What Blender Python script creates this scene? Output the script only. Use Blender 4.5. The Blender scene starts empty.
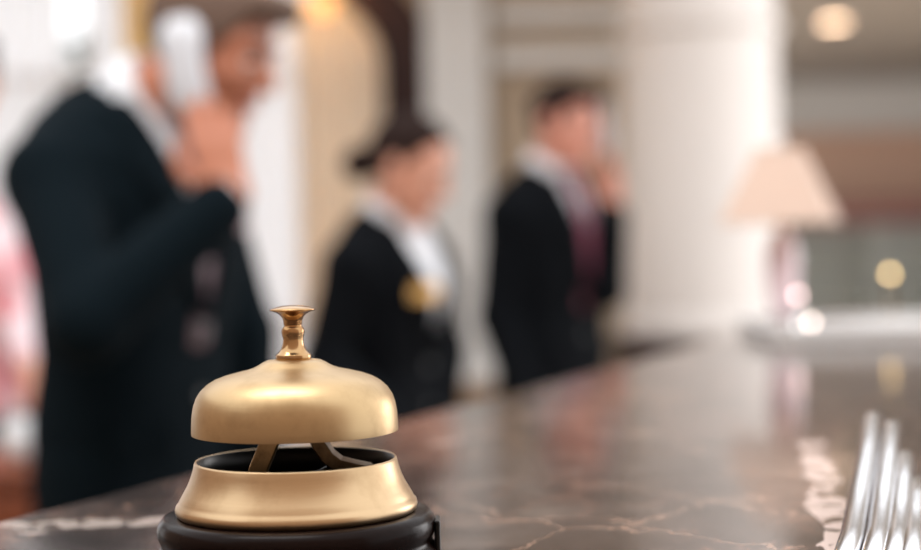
import bpy, bmesh, math, random
import numpy as np
from mathutils import Vector, Matrix

random.seed(7)
SC = bpy.context.scene
COL = SC.collection
R = math.radians

# ------------------------------------------------------------------ camera
CAM_Z = 1.30
PITCH, ROLL = R(1.3), R(1.2)
FPX = 1700.0
cam_data = bpy.data.cameras.new('camera')
cam = bpy.data.objects.new('camera', cam_data)
COL.objects.link(cam)
cam_data.sensor_width = 36.0
cam_data.lens = FPX / 921.0 * 36.0
cam_data.clip_start = 0.02
cam_data.clip_end = 200.0
_F = Vector((0, math.cos(PITCH), -math.sin(PITCH)))
_R0 = Vector((1, 0, 0))
_U0 = Vector((0, math.sin(PITCH), math.cos(PITCH)))
_R = _R0 * math.cos(ROLL) - _U0 * math.sin(ROLL)
_U = _U0 * math.cos(ROLL) + _R0 * math.sin(ROLL)
cam.matrix_world = Matrix(((_R.x, _U.x, -_F.x, 0), (_R.y, _U.y, -_F.y, 0),
                           (_R.z, _U.z, -_F.z, CAM_Z), (0, 0, 0, 1)))
cam_data.dof.use_dof = True
cam_data.dof.focus_distance = 0.732
cam_data.dof.aperture_fstop = 3.8
SC.camera = cam

def at(x, y, d):
    """world point seen at photo pixel (x, y) standing at distance d (world Y)"""
    v = _F + _R * ((x - 460.5) / FPX) + _U * ((275.0 - y) / FPX)
    return Vector((0, 0, CAM_Z)) + v * (d / v.y)

# ------------------------------------------------------------------ world, light, exposure
world = bpy.data.worlds.new('daylight')
SC.world = world
world.use_nodes = True
_bg = world.node_tree.nodes['Background']
_bg.inputs['Color'].default_value = (0.97, 0.98, 1.0, 1)
_bg.inputs['Strength'].default_value = 1.75

def area(name, loc, target, size, energy, color):
    l = bpy.data.lights.new(name, 'AREA'); l.shape = 'RECTANGLE'
    l.size, l.size_y = size; l.energy = energy; l.color = color
    o = bpy.data.objects.new(name, l); COL.objects.link(o); o.location = loc
    o.rotation_euler = (Vector(target) - Vector(loc)).to_track_quat('-Z', 'Y').to_euler()
    return o
area('lobby_window_light', (5.2, 5.6, 2.0), (0.9, 6.0, 1.5), (2.6, 1.8), 120, (1.0, 0.98, 0.98))  # added fill from the right for the column, no window stands there
area('hall_lamp_light', (-0.55, 0.9, 3.7), (-0.1, 4.2, 1.2), (1.6, 1.2), 62, (1.0, 0.97, 0.94))  # added overhead fill for the staff and back wall, no lamp built

vs = SC.view_settings
vs.view_transform = 'Standard'
vs.look = 'None'
vs.exposure = 0.0
vs.gamma = 1.0
vs.use_curve_mapping = False

# ------------------------------------------------------------------ materials
MATS = {}
def mat(name, col, rough=0.5, metal=0.0, var=0.08, scale=12.0, bump=0.0, bscale=60.0, spec=0.5,
        trans=0.0, alpha=None, emit=None, sheen=0.0, coat=0.0, stretch=None):
    if name in MATS: return MATS[name]
    m = bpy.data.materials.new(name); m.use_nodes = True
    nt = m.node_tree; n = nt.nodes; L = nt.links
    b = n['Principled BSDF']
    tc = n.new('ShaderNodeTexCoord')
    mp = n.new('ShaderNodeMapping'); L.new(tc.outputs['Object'], mp.inputs['Vector'])
    if stretch: mp.inputs['Scale'].default_value = stretch
    nz = n.new('ShaderNodeTexNoise'); nz.inputs['Scale'].default_value = scale
    nz.inputs['Detail'].default_value = 4
    L.new(mp.outputs['Vector'], nz.inputs['Vector'])
    mx = n.new('ShaderNodeMix'); mx.data_type = 'RGBA'
    c = Vector(col)
    mx.inputs['A'].default_value = (*(c * (1 - var)), 1)
    mx.inputs['B'].default_value = (*[min(1, q * (1 + var)) for q in c], 1)
    L.new(nz.outputs['Fac'], mx.inputs['Factor'])
    L.new(mx.outputs['Result'], b.inputs['Base Color'])
    b.inputs['Roughness'].default_value = rough
    b.inputs['Metallic'].default_value = metal
    b.inputs['Specular IOR Level'].default_value = spec
    b.inputs['Sheen Weight'].default_value = sheen
    b.inputs['Coat Weight'].default_value = coat
    b.inputs['Transmission Weight'].default_value = trans
    if alpha is not None: b.inputs['Alpha'].default_value = alpha
    if emit:
        b.inputs['Emission Color'].default_value = (*emit[0], 1)
        b.inputs['Emission Strength'].default_value = emit[1]
    if bump:
        n2 = n.new('ShaderNodeTexNoise'); n2.inputs['Scale'].default_value = bscale
        L.new(mp.outputs['Vector'], n2.inputs['Vector'])
        bp = n.new('ShaderNodeBump'); bp.inputs['Strength'].default_value = bump
        bp.inputs['Distance'].default_value = 0.002
        L.new(n2.outputs['Fac'], bp.inputs['Height'])
        L.new(bp.outputs['Normal'], b.inputs['Normal'])
    MATS[name] = m
    return m

def fabric_translucent(name, col, thru, clear=0.0):
    """cloth that lets daylight through; clear = share of open weave"""
    if name in MATS: return MATS[name]
    m = bpy.data.materials.new(name); m.use_nodes = True
    nt = m.node_tree; n = nt.nodes; L = nt.links
    n.remove(n['Principled BSDF']); out = n['Material Output']
    tc = n.new('ShaderNodeTexCoord')
    nz = n.new('ShaderNodeTexNoise'); nz.inputs['Scale'].default_value = 5.0
    L.new(tc.outputs['Object'], nz.inputs['Vector'])
    mx = n.new('ShaderNodeMix'); mx.data_type = 'RGBA'
    mx.inputs['A'].default_value = (*[q * 0.95 for q in col], 1)
    mx.inputs['B'].default_value = (*col, 1)
    L.new(nz.outputs['Fac'], mx.inputs['Factor'])
    d = n.new('ShaderNodeBsdfDiffuse'); t = n.new('ShaderNodeBsdfTranslucent')
    L.new(mx.outputs['Result'], d.inputs['Color']); L.new(mx.outputs['Result'], t.inputs['Color'])
    s = n.new('ShaderNodeMixShader'); s.inputs[0].default_value = thru
    L.new(d.outputs[0], s.inputs[1]); L.new(t.outputs[0], s.inputs[2])
    if clear > 0:
        tr = n.new('ShaderNodeBsdfTransparent')
        s2 = n.new('ShaderNodeMixShader'); s2.inputs[0].default_value = clear
        L.new(s.outputs[0], s2.inputs[1]); L.new(tr.outputs[0], s2.inputs[2])
        L.new(s2.outputs[0], out.inputs['Surface'])
    else:
        L.new(s.outputs[0], out.inputs['Surface'])
    MATS[name] = m
    return m

def brass_material(name, col, dark, rough, nscale, mottling):
    m = bpy.data.materials.new(name); m.use_nodes = True
    nt = m.node_tree; n = nt.nodes; L = nt.links; b = n['Principled BSDF']
    tc = n.new('ShaderNodeTexCoord')
    nz = n.new('ShaderNodeTexNoise'); nz.inputs['Scale'].default_value = nscale
    nz.inputs['Detail'].default_value = 6; nz.inputs['Roughness'].default_value = 0.6
    L.new(tc.outputs['Object'], nz.inputs['Vector'])
    rp = n.new('ShaderNodeValToRGB')
    rp.color_ramp.elements[0].position = 0.5 - mottling; rp.color_ramp.elements[0].color = (*dark, 1)
    rp.color_ramp.elements[1].position = 0.5; rp.color_ramp.elements[1].color = (*col, 1)
    L.new(nz.outputs['Fac'], rp.inputs['Fac']); L.new(rp.outputs['Color'], b.inputs['Base Color'])
    b.inputs['Metallic'].default_value = 1.0
    mr = n.new('ShaderNodeMapRange')
    mr.inputs['To Min'].default_value = rough * 1.25; mr.inputs['To Max'].default_value = rough * 0.8
    L.new(nz.outputs['Fac'], mr.inputs['Value']); L.new(mr.outputs['Result'], b.inputs['Roughness'])
    mp = n.new('ShaderNodeMapping'); mp.inputs['Scale'].default_value = (60, 60, 900)
    L.new(tc.outputs['Object'], mp.inputs['Vector'])
    n2 = n.new('ShaderNodeTexNoise'); n2.inputs['Scale'].default_value = 1.0
    L.new(mp.outputs['Vector'], n2.inputs['Vector'])
    bp = n.new('ShaderNodeBump'); bp.inputs['Strength'].default_value = 0.06; bp.inputs['Distance'].default_value = 0.0004
    L.new(n2.outputs['Fac'], bp.inputs['Height']); L.new(bp.outputs['Normal'], b.inputs['Normal'])
    MATS[name] = m
    return m

def marble_material():
    m = bpy.data.materials.new('brown_marble'); m.use_nodes = True
    nt = m.node_tree; n = nt.nodes; L = nt.links; b = n['Principled BSDF']
    tc = n.new('ShaderNodeTexCoord')
    P = tc.outputs['Object']
    def noise(scale, detail=5, rough=0.55, vec=P, color=False):
        z = n.new('ShaderNodeTexNoise'); z.inputs['Scale'].default_value = scale
        z.inputs['Detail'].default_value = detail; z.inputs['Roughness'].default_value = rough
        L.new(vec, z.inputs['Vector']); return z.outputs['Color' if color else 'Fac']
    def math_(op, a, bb=None, c=None):
        q = n.new('ShaderNodeMath'); q.operation = op
        for i, v in enumerate((a, bb, c)):
            if v is None: continue
            if isinstance(v, (int, float)): q.inputs[i].default_value = v
            else: L.new(v, q.inputs[i])
        return q.outputs[0]
    def ramp(fac, stops):
        r = n.new('ShaderNodeValToRGB'); e = r.color_ramp.elements
        e[0].position, e[0].color = stops[0][0], (*stops[0][1], 1)
        e[1].position, e[1].color = stops[-1][0], (*stops[-1][1], 1)
        for p, c in stops[1:-1]:
            k = e.new(p); k.color = (*c, 1)
        L.new(fac, r.inputs['Fac']); return r.outputs['Color']
    def mix(f, a, c):
        q = n.new('ShaderNodeMix'); q.data_type = 'RGBA'
        L.new(f, q.inputs['Factor'])
        for s, v in (('A', a), ('B', c)):
            if isinstance(v, tuple): q.inputs[s].default_value = (*v, 1)
            else: L.new(v, q.inputs[s])
        return q.outputs['Result']
    base = ramp(noise(16, 8, 0.62), [(0.3, (0.022, 0.017, 0.015)), (0.48, (0.050, 0.037, 0.033)), (0.58, (0.075, 0.055, 0.048)), (0.72, (0.135, 0.105, 0.09))])
    # distorted coordinates for the veins
    va = n.new('ShaderNodeVectorMath'); va.operation = 'MULTIPLY_ADD'
    L.new(noise(15, 5, 0.6, color=True), va.inputs[0])
    va.inputs[1].default_value = (0.10, 0.10, 0.10); L.new(P, va.inputs[2])
    vo = n.new('ShaderNodeTexVoronoi'); vo.feature = 'DISTANCE_TO_EDGE'; vo.inputs['Scale'].default_value = 11.0
    L.new(va.outputs[0], vo.inputs['Vector'])
    gate = math_('GREATER_THAN', noise(5, 2), 0.47)
    thin = math_('MULTIPLY', math_('LESS_THAN', vo.outputs['Distance'], 0.012), gate)
    c1 = mix(math_('MULTIPLY', thin, 0.8), base, (0.38, 0.235, 0.17))
    vo2 = n.new('ShaderNodeTexVoronoi'); vo2.feature = 'DISTANCE_TO_EDGE'; vo2.inputs['Scale'].default_value = 24.0
    L.new(va.outputs[0], vo2.inputs['Vector'])
    gate2 = math_('GREATER_THAN', noise(8, 2), 0.52)
    thin2 = math_('MULTIPLY', math_('LESS_THAN', vo2.outputs['Distance'], 0.02), gate2)
    c2 = mix(math_('MULTIPLY', thin2, 0.55), c1, (0.27, 0.15, 0.11))
    # white calcite veins of this slab, each along its own line of the stone
    sx = n.new('ShaderNodeSeparateXYZ'); L.new(P, sx.inputs[0])
    X, Y = sx.outputs['X'], sx.outputs['Y']
    wob = math_('MULTIPLY', math_('SUBTRACT', noise(20, 5, 0.6), 0.5), 0.038)
    patch = math_('GREATER_THAN', noise(55, 4, 0.6), 0.44)
    def vein(x0, y0, slope, width, y1, y2):
        cx = math_('MULTIPLY_ADD', math_('SUBTRACT', Y, y0), slope, x0)
        d = math_('ABSOLUTE', math_('ADD', math_('SUBTRACT', X, cx), wob))
        wv = math_('MULTIPLY', noise(22, 3), width * 2.0)
        f = math_('MULTIPLY', math_('LESS_THAN', d, wv), patch)
        return math_('MULTIPLY', f, math_('MULTIPLY', math_('GREATER_THAN', Y, y1), math_('LESS_THAN', Y, y2)))
    v1 = vein(0.170, 0.77, 0.17, 0.0085, 0.6, 1.16)
    c3 = mix(v1, c2, (0.70, 0.56, 0.51))
    wx = math_('MULTIPLY', math_('SUBTRACT', noise(18, 4, 0.6), 0.5), 0.10)
    dd = math_('ABSOLUTE', math_('ADD', math_('SUBTRACT', Y, math_('MULTIPLY_ADD', X, 0.10, 0.905)), wx))
    v2 = math_('MULTIPLY', math_('LESS_THAN', dd, math_('MULTIPLY', noise(40, 2), 0.008)), math_('LESS_THAN', X, -0.10))
    c4 = mix(math_('MULTIPLY', v2, 0.8), c3, (0.5, 0.42, 0.37))
    # scattered pale calcite spots
    vo3 = n.new('ShaderNodeTexVoronoi'); vo3.inputs['Scale'].default_value = 7.0
    L.new(va.outputs[0], vo3.inputs['Vector'])
    sp = math_('MULTIPLY', math_('LESS_THAN', vo3.outputs['Distance'], 0.085), math_('GREATER_THAN', noise(11, 2), 0.5))
    c5 = mix(math_('MULTIPLY', sp, 0.8), c4, (0.55, 0.45, 0.40))
    L.new(c5, b.inputs['Base Color'])
    b.inputs['Roughness'].default_value = 0.10
    b.inputs['Specular IOR Level'].default_value = 0.54
    MATS['brown_marble'] = m
    return m

def shirt_print(name, a, bcol):
    m = bpy.data.materials.new(name); m.use_nodes = True
    nt = m.node_tree; n = nt.nodes; L = nt.links; b = n['Principled BSDF']
    tc = n.new('ShaderNodeTexCoord')
    vo = n.new('ShaderNodeTexVoronoi'); vo.inputs['Scale'].default_value = 9.0
    L.new(tc.outputs['Object'], vo.inputs['Vector'])
    rp = n.new('ShaderNodeValToRGB')
    rp.color_ramp.elements[0].position = 0.47; rp.color_ramp.elements[0].color = (*a, 1)
    rp.color_ramp.elements[1].position = 0.62; rp.color_ramp.elements[1].color = (*bcol, 1)
    L.new(vo.outputs['Distance'], rp.inputs['Fac']); L.new(rp.outputs['Color'], b.inputs['Base Color'])
    b.inputs['Roughness'].default_value = 0.85
    MATS[name] = m
    return m

BRASS = brass_material('aged_brass', (0.53, 0.37, 0.20), (0.42, 0.285, 0.145), 0.38, 34, 0.2)
RING = brass_material('satin_brass', (0.58, 0.41, 0.24), (0.46, 0.31, 0.17), 0.34, 30, 0.2)
KNOB = brass_material('polished_brass', (0.47, 0.29, 0.14), (0.38, 0.20, 0.08), 0.18, 60, 0.12)
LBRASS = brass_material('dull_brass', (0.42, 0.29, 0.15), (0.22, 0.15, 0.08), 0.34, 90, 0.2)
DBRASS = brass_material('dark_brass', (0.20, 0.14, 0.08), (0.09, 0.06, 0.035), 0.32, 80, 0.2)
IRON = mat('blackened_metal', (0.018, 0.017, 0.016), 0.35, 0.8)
LACQ = mat('black_lacquered_wood', (0.010, 0.005, 0.004), 0.25, spec=0.07, var=0.3, scale=40, bump=0.12, bscale=90)
MARBLE = marble_material()
CHROME = mat('chrome', (0.80, 0.80, 0.82), 0.16, 1.0, var=0.15, scale=420, stretch=(1, 0.03, 1))
DWOOD = mat('dark_red_wood', (0.024, 0.008, 0.007), 0.5, spec=0.2, var=0.35, scale=20, stretch=(1, 1, 0.1))
RWOOD = mat('red_brown_wood', (0.22, 0.055, 0.020), 0.38, var=0.35, scale=14, stretch=(1, 1, 0.12))
BWOOD = mat('brown_oak', (0.30, 0.19, 0.11), 0.45, var=0.25, scale=16, stretch=(1, 1, 0.12))
GOLDW = mat('gilded_wood', (0.82, 0.56, 0.24), 0.35, 0.25, var=0.12)
PLASTER = mat('white_plaster', (0.80, 0.76, 0.73), 0.7, var=0.03, scale=6)
GREYPL = mat('pale_grey_plaster', (0.72, 0.72, 0.71), 0.7, var=0.04, scale=6)
BEIGE = mat('beige_wall_paint', (0.47, 0.375, 0.28), 0.75, var=0.05, scale=5)
TAUPE = mat('taupe_ceiling_paint', (0.41, 0.385, 0.36), 0.8, var=0.03, scale=4)
TAN = mat('tan_wall_paint', (0.50, 0.36, 0.27), 0.8, var=0.05, scale=4)
FLOORM = mat('beige_stone_floor', (0.42, 0.36, 0.30), 0.3, var=0.12, scale=3)
CARPET = mat('dark_carpet', (0.12, 0.09, 0.08), 0.95, var=0.2, scale=40)
SUIT = mat('navy_black_wool', (0.0018, 0.0058, 0.0088), 0.9, var=0.12, scale=60, bump=0.15, bscale=300, spec=0.10)
SUIT2 = mat('black_wool', (0.0026, 0.0036, 0.0052), 0.9, var=0.12, scale=60, bump=0.15, bscale=300, spec=0.10)
SHIRT = mat('white_cotton', (0.80, 0.82, 0.86), 0.8, var=0.03)
SKIN1 = mat('tanned_skin', (0.46, 0.175, 0.10), 0.5, var=0.08, scale=30)
SKIN2 = mat('light_skin', (0.66, 0.32, 0.22), 0.5, var=0.08, scale=30)
SKIN3 = mat('rosy_skin', (0.66, 0.29, 0.21), 0.5, var=0.08, scale=30)
HAIRB = mat('dark_brown_hair', (0.020, 0.010, 0.008), 0.75, spec=0.12, var=0.5, scale=70, stretch=(1, 0.3, 1), bump=0.4, bscale=140)
HAIRG = mat('grey_brown_hair', (0.13, 0.085, 0.065), 0.75, spec=0.15, var=0.5, scale=70, stretch=(1, 0.3, 1), bump=0.4, bscale=140)
EYEW = mat('eye_white', (0.8, 0.78, 0.76), 0.2, var=0.02)
EYED = mat('brown_iris', (0.05, 0.025, 0.015), 0.2, var=0.2)
LIPS = mat('lips', (0.50, 0.18, 0.15), 0.45)
BROWH = mat('eyebrow_hair', (0.04, 0.024, 0.018), 0.7, var=0.4, scale=90)
TIEM = mat('burgundy_silk', (0.28, 0.075, 0.125), 0.4, var=0.25, scale=70)
TIED = mat('mauve_silk', (0.20, 0.13, 0.15), 0.4, var=0.2, scale=70)
GOLD = mat('gold_badge', (0.85, 0.50, 0.18), 0.3, 0.9, var=0.06)
BUTTON = mat('black_button', (0.02, 0.02, 0.022), 0.3)
PHONEW = mat('white_handset_plastic', (0.62, 0.65, 0.70), 0.3, var=0.02)
PHONEG = mat('grey_keypad', (0.35, 0.36, 0.38), 0.4)
SHOE = mat('black_leather', (0.012, 0.011, 0.011), 0.25)
SILVER = mat('silver_metal', (0.8, 0.8, 0.8), 0.12, 1.0, var=0.03)
GLASS = mat('window_glass', (1, 1, 1), 0.0, var=0.0, trans=1.0, alpha=0.25)
SHEER = fabric_translucent('sheer_white_curtain', (0.96, 0.94, 0.95), 0.55, 0.22)
DRAPE = fabric_translucent('cream_drape', (0.98, 0.84, 0.68), 0.6)
SHADE = fabric_translucent('peach_lamp_fabric', (0.85, 0.69, 0.59), 0.3)
PINKG = mat('pink_ceramic', (0.84, 0.66, 0.71), 0.15, var=0.25, scale=10, coat=0.5)
PAPER = mat('white_lacquer_tray', (0.72, 0.72, 0.72), 0.3, var=0.03)
LEAF = mat('conifer_needles', (0.12, 0.15, 0.10), 0.8, var=0.4, scale=30)

# ------------------------------------------------------------------ object helpers
def link(name, me, m=None, parent=None, smooth=False):
    o = bpy.data.objects.new(name, me); COL.objects.link(o)
    if m: me.materials.append(m)
    if parent: o.parent = parent
    if smooth:
        me.polygons.foreach_set('use_smooth', [True] * len(me.polygons))
    me.update()
    return o
def from_bm(name, bm, m, parent=None, smooth=False):
    bmesh.ops.recalc_face_normals(bm, faces=bm.faces)
    me = bpy.data.meshes.new(name); bm.to_mesh(me); bm.free()
    return link(name, me, m, parent, smooth)
def pyd(name, v, f, m, parent=None, smooth=False):
    me = bpy.data.meshes.new(name); me.from_pydata([tuple(q) for q in v], [], f)
    return link(name, me, m, parent, smooth)
def tag(o, label, cat, group=None):
    o['label'] = label; o['category'] = cat
    if group: o['group'] = group
    return o
def struct(o, label=None):
    o['kind'] = 'structure'
    if label: o['label'] = label
    return o
def thing(name, label, cat, loc=(0, 0, 0), rz=0.0, group=None):
    e = bpy.data.objects.new(name, None); COL.objects.link(e)
    e.location = loc; e.rotation_euler = (0, 0, rz); e.empty_display_size = 0.1
    return tag(e, label, cat, group)
def bev(o, w, seg=2):
    md = o.modifiers.new('bevel', 'BEVEL'); md.width = w; md.segments = seg; md.limit_method = 'ANGLE'
    return o
def solid(o, t, off=0.0):
    md = o.modifiers.new('solid', 'SOLIDIFY'); md.thickness = t; md.offset = off
    return o
def box_bm(bm, x0, x1, y0, y1, z0, z1):
    vs_ = [bm.verts.new(p) for p in ((x0, y0, z0), (x1, y0, z0), (x1, y1, z0), (x0, y1, z0),
                                    (x0, y0, z1), (x1, y0, z1), (x1, y1, z1), (x0, y1, z1))]
    for f in ((0, 3, 2, 1), (4, 5, 6, 7), (0, 1, 5, 4), (1, 2, 6, 5), (2, 3, 7, 6), (3, 0, 4, 7)):
        bm.faces.new([vs_[i] for i in f])
def box(name, x0, x1, y0, y1, z0, z1, m, parent=None, b=0.0):
    bm = bmesh.new(); box_bm(bm, x0, x1, y0, y1, z0, z1)
    o = from_bm(name, bm, m, parent)
    if b: bev(o, b)
    return o
def lathe(name, prof, m, parent=None, seg=96, loc=(0, 0, 0), smooth=True, closed=False):
    """prof: (r, z) from bottom outside up; r == 0 closes the end"""
    v, f = [], []; rings = []
    for r, z in prof:
        if r < 1e-7:
            rings.append([len(v)]); v.append((loc[0], loc[1], loc[2] + z))
        else:
            rings.append(list(range(len(v), len(v) + seg)))
            for i in range(seg):
                a = 2 * math.pi * i / seg
                v.append((loc[0] + r * math.cos(a), loc[1] + r * math.sin(a), loc[2] + z))
    pairs = list(zip(rings, rings[1:]))
    if closed: pairs.append((rings[-1], rings[0]))
    for A, B in pairs:
        for i in range(seg):
            j = (i + 1) % seg
            if len(A) == 1 and len(B) == 1: continue
            if len(A) == 1: f.append((A[0], B[j], B[i]))
            elif len(B) == 1: f.append((A[i], A[j], B[0]))
            else: f.append((A[i], A[j], B[j], B[i]))
    me = bpy.data.meshes.new(name); me.from_pydata(v, [], f)
    bm = bmesh.new(); bm.from_mesh(me); bmesh.ops.recalc_face_normals(bm, faces=bm.faces)
    bm.to_mesh(me); bm.free()
    o = link(name, me, m, parent, smooth)
    return o
def smooth_by_angle(o, deg=40):
    me = o.data
    bm = bmesh.new(); bm.from_mesh(me)
    for e in bm.edges:
        if len(e.link_faces) == 2 and e.calc_face_angle(0) > R(deg): e.smooth = False
    for fc in bm.faces: fc.smooth = True
    bm.to_mesh(me); bm.free(); return o
def tube(name, pts, rad, m, parent=None, seg=12, flat=1.0, up=Vector((0, 0, 1))):
    """swept tube, rad a number or list; flat squashes it along the local up axis"""
    pts = [Vector(p) for p in pts]
    rad = rad if isinstance(rad, (list, tuple)) else [rad] * len(pts)
    v, f = [], []
    for i, p in enumerate(pts):
        d = (pts[min(i + 1, len(pts) - 1)] - pts[max(i - 1, 0)]).normalized()
        s = d.cross(up)
        if s.length < 1e-4: s = d.cross(Vector((1, 0, 0)))
        s.normalize(); u = s.cross(d)
        for k in range(seg):
            a = 2 * math.pi * k / seg
            v.append(p + s * math.cos(a) * rad[i] + u * math.sin(a) * rad[i] * flat)
    for i in range(len(pts) - 1):
        for k in range(seg):
            k2 = (k + 1) % seg
            f.append((i * seg + k, i * seg + k2, (i + 1) * seg + k2, (i + 1) * seg + k))
    f.append(tuple(range(seg - 1, -1, -1))); f.append(tuple(range((len(pts) - 1) * seg, len(pts) * seg)))
    o = pyd(name, v, f, m, parent)
    return smooth_by_angle(o, 50)
def prism(name, poly, z0, z1, m, parent=None, b=0.0):
    n_ = len(poly)
    v = [(x, y, z0) for x, y in poly] + [(x, y, z1) for x, y in poly]
    f = [tuple(range(n_ - 1, -1, -1)), tuple(range(n_, 2 * n_))] + [(i, (i + 1) % n_, n_ + (i + 1) % n_, n_ + i) for i in range(n_)]
    bm = bmesh.new(); vv = [bm.verts.new(q) for q in v]
    for q in f: bm.faces.new([vv[i] for i in q])
    o = from_bm(name, bm, m, parent)
    if b: bev(o, b, 3)
    return o

# ------------------------------------------------------------------ setting
WALL_Y = 6.6
CT = CAM_Z - 0.1456                     # counter top height
struct(box('floor', -6, 9, -3.2, 18, -0.1, 0.0, FLOORM))
struct(prism('ceiling', [(-6, 5.4), (9, 5.4), (9, 18), (0.8, 18), (0.8, 6.92), (-6, 6.92)], 2.8, 2.95, TAUPE))          # no roof over the front hall, left open so sky light falls in
struct(box('wall_front', -6, 9, -3.4, -3.2, 0, 6.5, TAN))
struct(box('wall_left', -6.2, -6, -3.4, 6.9, 0, 4.2, TAN))

# back wall with an arched window opening, then plain wall to the big column
AX, AW, ASP, ARISE = at(-60, 60, WALL_Y).x, 1.74, at(388, 62, WALL_Y).z, 0.62
def arch(hw, rise, n_=28, cx=AX):
    return [(cx + hw * math.cos(a), ASP + rise * math.sin(a)) for a in [math.pi * i / n_ for i in range(n_ + 1)]]
def arch_outline(hw, rise, z0, n_=28):
    return [(AX + hw, z0)] + arch(hw, rise, n_) + [(AX - hw, z0)]
WX0, WX1 = AX - 2.6, 0.78
def wall_with_arch():
    inner = arch_outline(AW, ARISE, 0.45)
    bm = bmesh.new()
    def strip(outer, inner_):
        for yy in (WALL_Y, WALL_Y + 0.3):
            a = [bm.verts.new((x, yy, z)) for x, z in outer]; b_ = [bm.verts.new((x, yy, z)) for x, z in inner_]
            for i in range(len(a) - 1): bm.faces.new((a[i], a[i + 1], b_[i + 1], b_[i]))
    outer = []
    for x, z in inner:
        if z <= ASP + 1e-6: outer.append((WX1 if x > AX else WX0, z))
        else: outer.append((x if False else AX + (x - AX) / AW * (WX1 - AX if x > AX else AX - WX0), 2.8))
    outer[1] = (WX1, ASP); outer[-2] = (WX0, ASP)
    strip(outer, inner)
    for i in range(len(inner) - 1):
        (xa, za), (xb, zb) = inner[i], inner[i + 1]
        bm.faces.new([bm.verts.new(p) for p in ((xa, WALL_Y, za), (xb, WALL_Y, zb), (xb, WALL_Y + 0.3, zb), (xa, WALL_Y + 0.3, za))])
    box_bm(bm, WX0, WX1, WALL_Y, WALL_Y + 0.3, 0, 0.45)
    box_bm(bm, WX1 - 0.02, WX1, WALL_Y, WALL_Y + 0.3, 0.45, 2.8)
    bmesh.ops.remove_doubles(bm, verts=bm.verts, dist=1e-5)
    return from_bm('wall_back', bm, BEIGE)
struct(wall_with_arch())

win = struct(thing('window_1', 'tall arched window with dark wood casing', 'window', (0, 0, 0)))
del win['category']
def arch_band(name, w0, w1, r0, r1, y0, y1, m, parent, z0=0.45):
    a, b_ = arch_outline(w0, r0, z0), arch_outline(w1, r1, z0)
    v, f = [], []
    for (x, z), (x2, z2) in zip(a, b_):
        v += [(x, y0, z), (x2, y0, z2), (x2, y1, z2), (x, y1, z)]
    for i in range(len(a) - 1):
        for k in range(4):
            k2 = (k + 1) % 4
            f.append((i * 4 + k, i * 4 + k2, i * 4 + 4 + k2, i * 4 + 4 + k))
    f += [(0, 1, 2, 3), tuple(len(v) - 4 + q for q in (3, 2, 1, 0))]
    bm = bmesh.new(); vv = [bm.verts.new(q) for q in v]
    for q in f: bm.faces.new([vv[i] for i in q])
    return from_bm(name, bm, m, parent)
arch_band('window_frame', AW - 0.01, AW + 0.175, ARISE - 0.01, ARISE + 0.175, WALL_Y - 0.06, WALL_Y + 0.02, DWOOD, win)
arch_band('window_lining', AW - 0.03, AW, ARISE - 0.03, ARISE, WALL_Y + 0.02, WALL_Y + 0.28, DWOOD, win)
box('window_sill', AX - AW - 0.2, AX + AW + 0.2, WALL_Y - 0.12, WALL_Y + 0.3, 0.40, 0.46, DWOOD, win, 0.01)
for px in (137, -180):
    x = at(px, 20, WALL_Y).x
    box('mullion', x - 0.055, x + 0.055, WALL_Y - 0.03, WALL_Y + 0.06, 0.46, ASP + ARISE * math.sqrt(max(0, 1 - ((x - AX) / AW) ** 2)) - 0.02, GOLDW, win, 0.008)
for zt in (0.95, 1.95):
    box('transom', AX - AW + 0.02, AX + AW - 0.02, WALL_Y + 0.20, WALL_Y + 0.23, zt, zt + 0.035, PLASTER, win)
xs = [AX - AW + 0.03, at(-180, 20, WALL_Y).x, at(137, 20, WALL_Y).x, AX + AW - 0.03]
for xa, xb in zip(xs, xs[1:]):
    for za, zb in ((0.47, 0.95), (0.985, 1.95), (1.985, ASP + 0.05)):
        box('pane', xa + 0.04, xb - 0.04, WALL_Y + 0.212, WALL_Y + 0.218, za, zb, GLASS, win)

# wall mouldings, dado, pilaster
def wtrim(i, px0, px1, py0, py1, m, dep, yy=WALL_Y):
    a, b_ = at(px0, py1, yy), at(px1, py0, yy)
    return struct(box('trim_%d' % i, a.x, b_.x, yy - dep, yy + 0.01, a.z, b_.z, m, None, 0.008))
wtrim(1, 494, 648, 4, 27, GREYPL, 0.06)
wtrim(2, 494, 648, 46, 70, GREYPL, 0.05)
DADO = 0.73
struct(box('trim_3', AX + AW + 0.2, WX1, WALL_Y - 0.04, WALL_Y + 0.01, 0.12, DADO - 0.05, DWOOD))
struct(box('trim_4', AX + AW + 0.2, WX1, WALL_Y - 0.06, WALL_Y + 0.01, DADO - 0.05, DADO, BWOOD, None, 0.008))
struct(box('baseboard_back', AX + AW + 0.2, WX1, WALL_Y - 0.05, WALL_Y + 0.01, 0.0, 0.12, DWOOD))
# beige wall panel frames beside the pilaster
pa, pb = at(505, 330, WALL_Y), at(628, 84, WALL_Y)
struct(box('trim_5', pa.x, pa.x + 0.03, WALL_Y - 0.025, WALL_Y, pa.z, pb.z, BEIGE, None, 0.005))
struct(box('trim_6', pa.x + 0.03, pb.x, WALL_Y - 0.025, WALL_Y, pb.z - 0.03, pb.z, BEIGE, None, 0.005))

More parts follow.
